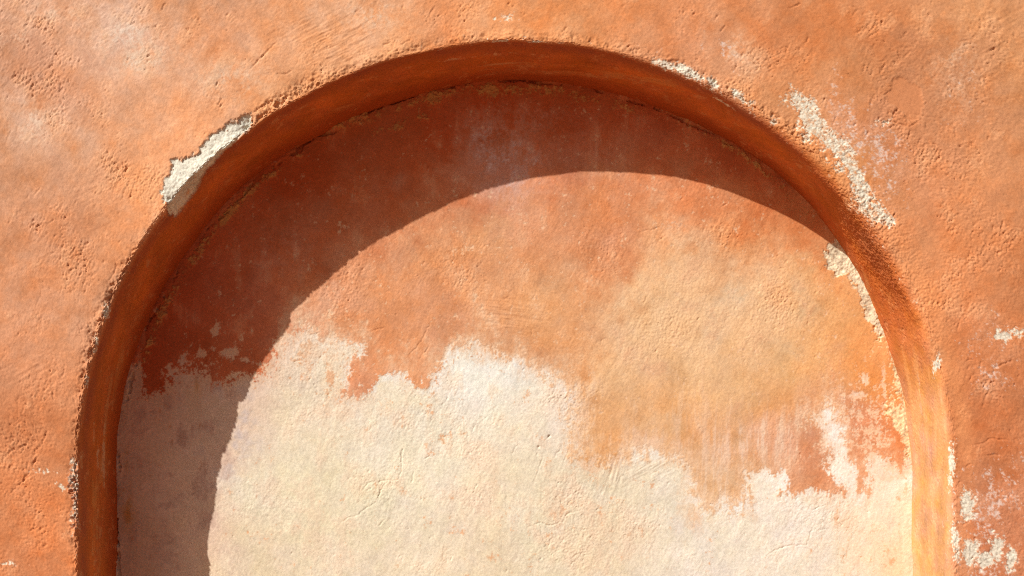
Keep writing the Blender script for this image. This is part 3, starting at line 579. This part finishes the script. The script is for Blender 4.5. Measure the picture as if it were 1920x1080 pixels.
# unrolled photo coordinates use the nominal radius so that marks stay where they are
UR = Rs[None, :] + T_
Uc = U0 + (bx_[None, :] + dx_[None, :] * UR) / PX; Vc = V0 - (bz_[None, :] + dz_[None, :] * UR - CAMZ) / PX
bw = beyond(Uc, Vc)
hgt = (sample(hA, Uc, Vc) * (1 - bw) + tile(plain_h, Uc, Vc) * bw) * 0.001
ra = Rs[None, :] + A_ + NA * hgt
X = bx_[None, :] + dx_[None, :] * ra; Z = bz_[None, :] + dz_[None, :] * ra; Y = Y_ - NY * hgt
X[0] = np.clip(X[0], -WX, WX); Z[0] = np.clip(Z[0], 0, WZ)
co = np.stack([X, Y, Z], -1).reshape(-1, 3)
plain = np.where((T_ < 0)[..., None], albedo(np.array((216, 122, 62))), albedo(np.array((220, 143, 95)))) * (1 + tile(plain_c, Uc, Vc))[..., None]
pig = (sample(albA, Uc, Vc) * (1 - bw)[..., None] + plain * bw[..., None]).reshape(-1, 3)
quads = grid_quads(len(A_), S)
# which part each face belongs to
frow = np.repeat(np.arange(len(A_) - 1), S - 1)
Uf = Uc.reshape(-1)[quads[:, 0]]; Vf = Vc.reshape(-1)[quads[:, 0]]
inframe = (np.abs(Uf - 960) < 1000) & (Vf > -100) & (Vf < 1180)
cl = (sample(m_chipL, Uf, Vf) > 0.5) & inframe & (sample(sd_chipL, Uf, Vf) > -8)
fl = (sample(m_flakeR, Uf, Vf) > 0.5) & inframe & (sample(sd_flakeR, Uf, Vf) > -10)
cl = largest_piece(cl, S - 1); fl = largest_piece(fl, S - 1)
lip_row = NF + NL // 2
is_face = frow < lip_row
# normals must point out of the wall (towards -y)
p = co[quads[len(quads) // 3]]; nrm = np.cross(p[1] - p[0], p[2] - p[0])
if nrm[1] > 0: quads = quads[:, ::-1]
face = submesh('wall_face', co, quads, pig, is_face & ~cl & ~fl, M_paint, wall)
reveal = submesh('arch_reveal', co, quads, pig, ~is_face & ~cl & ~fl, M_rev, wall)
chip = submesh('exposed_plaster', co, quads, pig, cl, M_bare, face); chip['label'] = 'pale sandy bare plaster where the orange coat broke off the left rim of the arch'
flake = submesh('exposed_plaster', co, quads, pig, fl, M_bare, face); flake['label'] = 'grey white flaked patch outside the right shoulder of the arch'

# ---- niche back: its own sheet, set into the reveal
gx = np.arange(-0.835, 0.835, STEP)
gz = np.concatenate([np.linspace(0, 1.20, 240, endpoint=False), np.arange(1.20, CZ + 0.84, STEP)])
GX, GZ = np.meshgrid(gx, gz)
Ub = U0 + GX / PB; Vb = V0 - (GZ - CAMZ) / PB
bb = beyond(np.clip(Ub, 0, 1900), Vb)
hb = (sample(hB, Ub, Vb) * (1 - bb) + tile(plain_h, Ub, Vb) * 0.6 * bb) * 0.001
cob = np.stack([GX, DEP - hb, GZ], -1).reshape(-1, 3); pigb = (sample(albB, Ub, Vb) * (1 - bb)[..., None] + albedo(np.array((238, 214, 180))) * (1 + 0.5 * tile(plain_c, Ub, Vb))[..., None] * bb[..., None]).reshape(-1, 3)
qb = grid_quads(len(gz), len(gx))
p = cob[qb[1000]]
if np.cross(p[1] - p[0], p[2] - p[0])[1] > 0: qb = qb[:, ::-1]
cx = cob[qb].mean(1); rr_ = np.where(cx[:, 2] > CZ, np.hypot(cx[:, 0] - CX, cx[:, 2] - CZ), np.abs(cx[:, 0] - CX))
keep = rr_ < R + 0.034
Ubf = Ub.reshape(-1)[qb[:, 0]]; Vbf = Vb.reshape(-1)[qb[:, 0]]
crm = sample(blur(m_cr, 2.0), Ubf, Vbf) > 0.5
pl = largest_piece((sample(sd_peel, Ubf, Vbf) > 0) & keep, len(gx) - 1)
crm &= ~pl
back = submesh('niche_back', cob, qb, pigb, keep & ~crm & ~pl, M_back, wall)
back['label'] = 'faded orange painted upper back of the arched niche, half in shadow'
bare = submesh('bare_undercoat', cob, qb, pigb, keep & crm, M_back, back); bare['label'] = 'cream undercoat laid bare across the lower niche'
peelo = submesh('exposed_plaster', cob, qb, pigb, keep & pl, M_bare, back); peelo['label'] = 'pale peeled strip along the right inner edge of the niche'

# ---- the solid body of the wall behind and around the rendered faces
ring = co.reshape(len(A_), S, 3)[0]
def body():
    import bmesh
    bm = bmesh.new()
    fr = [bm.verts.new(p) for p in ring]; bk = [bm.verts.new((p[0], WT, p[2])) for p in ring]
    for i in range(S - 1):
        bm.faces.new((fr[i], bk[i], bk[i + 1], fr[i + 1]))
    bm.faces.new(bk)
    me = bpy.data.meshes.new('wall_core'); bm.normal_update(); bm.to_mesh(me); bm.free()
    o = bpy.data.objects.new('wall_core', me); col.objects.link(o); o.parent = wall
    me.materials.append(mat_noise('rough_render', (0.40, 0.16, 0.08), (0.52, 0.22, 0.11), 6))
body()

# ------------------------------------------------------------------ ground
me = bpy.data.meshes.new('ground'); g = 400.0
n = 24; xs = np.sign(np.linspace(-1, 1, n)) * np.abs(np.linspace(-1, 1, n))**3 * g
gv = [(x, y, -0.004) for y in xs for x in xs]
me.from_pydata(gv, [], [(r * n + c, r * n + c + 1, (r + 1) * n + c + 1, (r + 1) * n + c) for r in range(n - 1) for c in range(n - 1)])
gr = bpy.data.objects.new('ground', me); col.objects.link(gr); gr['kind'] = 'structure'
me.materials.append(mat_noise('terracotta_earth', (0.24, 0.10, 0.045), (0.34, 0.15, 0.07), 3.0))

# ------------------------------------------------------------------ light
sunx, suny, sunz = 0.189, 0.178, -0.193       # direction the light travels
el = math.asin(0.193 / math.sqrt(0.189**2 + 0.178**2 + 0.193**2))
az = math.atan2(-sunx, -suny)                  # compass direction to the sun (from +y towards +x)
w = bpy.data.worlds.new('World'); bpy.context.scene.world = w; w.use_nodes = True
nt = w.node_tree; bg = nt.nodes['Background']; sk = nt.nodes.new('ShaderNodeTexSky')
sk.sky_type = 'NISHITA'; sk.sun_disc = False; sk.sun_elevation = el; sk.sun_rotation = az
sk.dust_density = 4.0; sk.ozone_density = 0.3; sk.air_density = 0.8
nt.links.new(sk.outputs['Color'], bg.inputs['Color']); bg.inputs['Strength'].default_value = 0.05
sl = bpy.data.lights.new('sun', 'SUN'); sl.energy = 5.0; sl.angle = math.radians(0.5); sl.color = (1.0, 0.965, 0.91)
so = bpy.data.objects.new('sun', sl); col.objects.link(so)
from mathutils import Vector
so.rotation_euler = Vector((sunx, suny, sunz)).to_track_quat('-Z', 'Y').to_euler(); so.location = (-3, -3, 5)

# ------------------------------------------------------------------ camera
cd = bpy.data.cameras.new('camera'); cd.lens = 35; cd.sensor_width = 36; cd.shift_y = (V0 - 540) / 1920.0; cd.clip_end = 2000; cd.clip_start = 0.02
cam = bpy.data.objects.new('camera', cd); col.objects.link(cam); cam.location = (0, -D, CAMZ); cam.rotation_euler = (math.radians(90), 0, 0)
sc = bpy.context.scene; sc.camera = cam
sc.view_settings.view_transform = 'Standard'; sc.view_settings.look = 'None'; sc.view_settings.gamma = 1.0; sc.view_settings.exposure = 0.0
sc.cycles.use_denoising = False; sc.cycles.filter_width = 1.1
sc.cycles.max_bounces = 10; sc.cycles.diffuse_bounces = 6
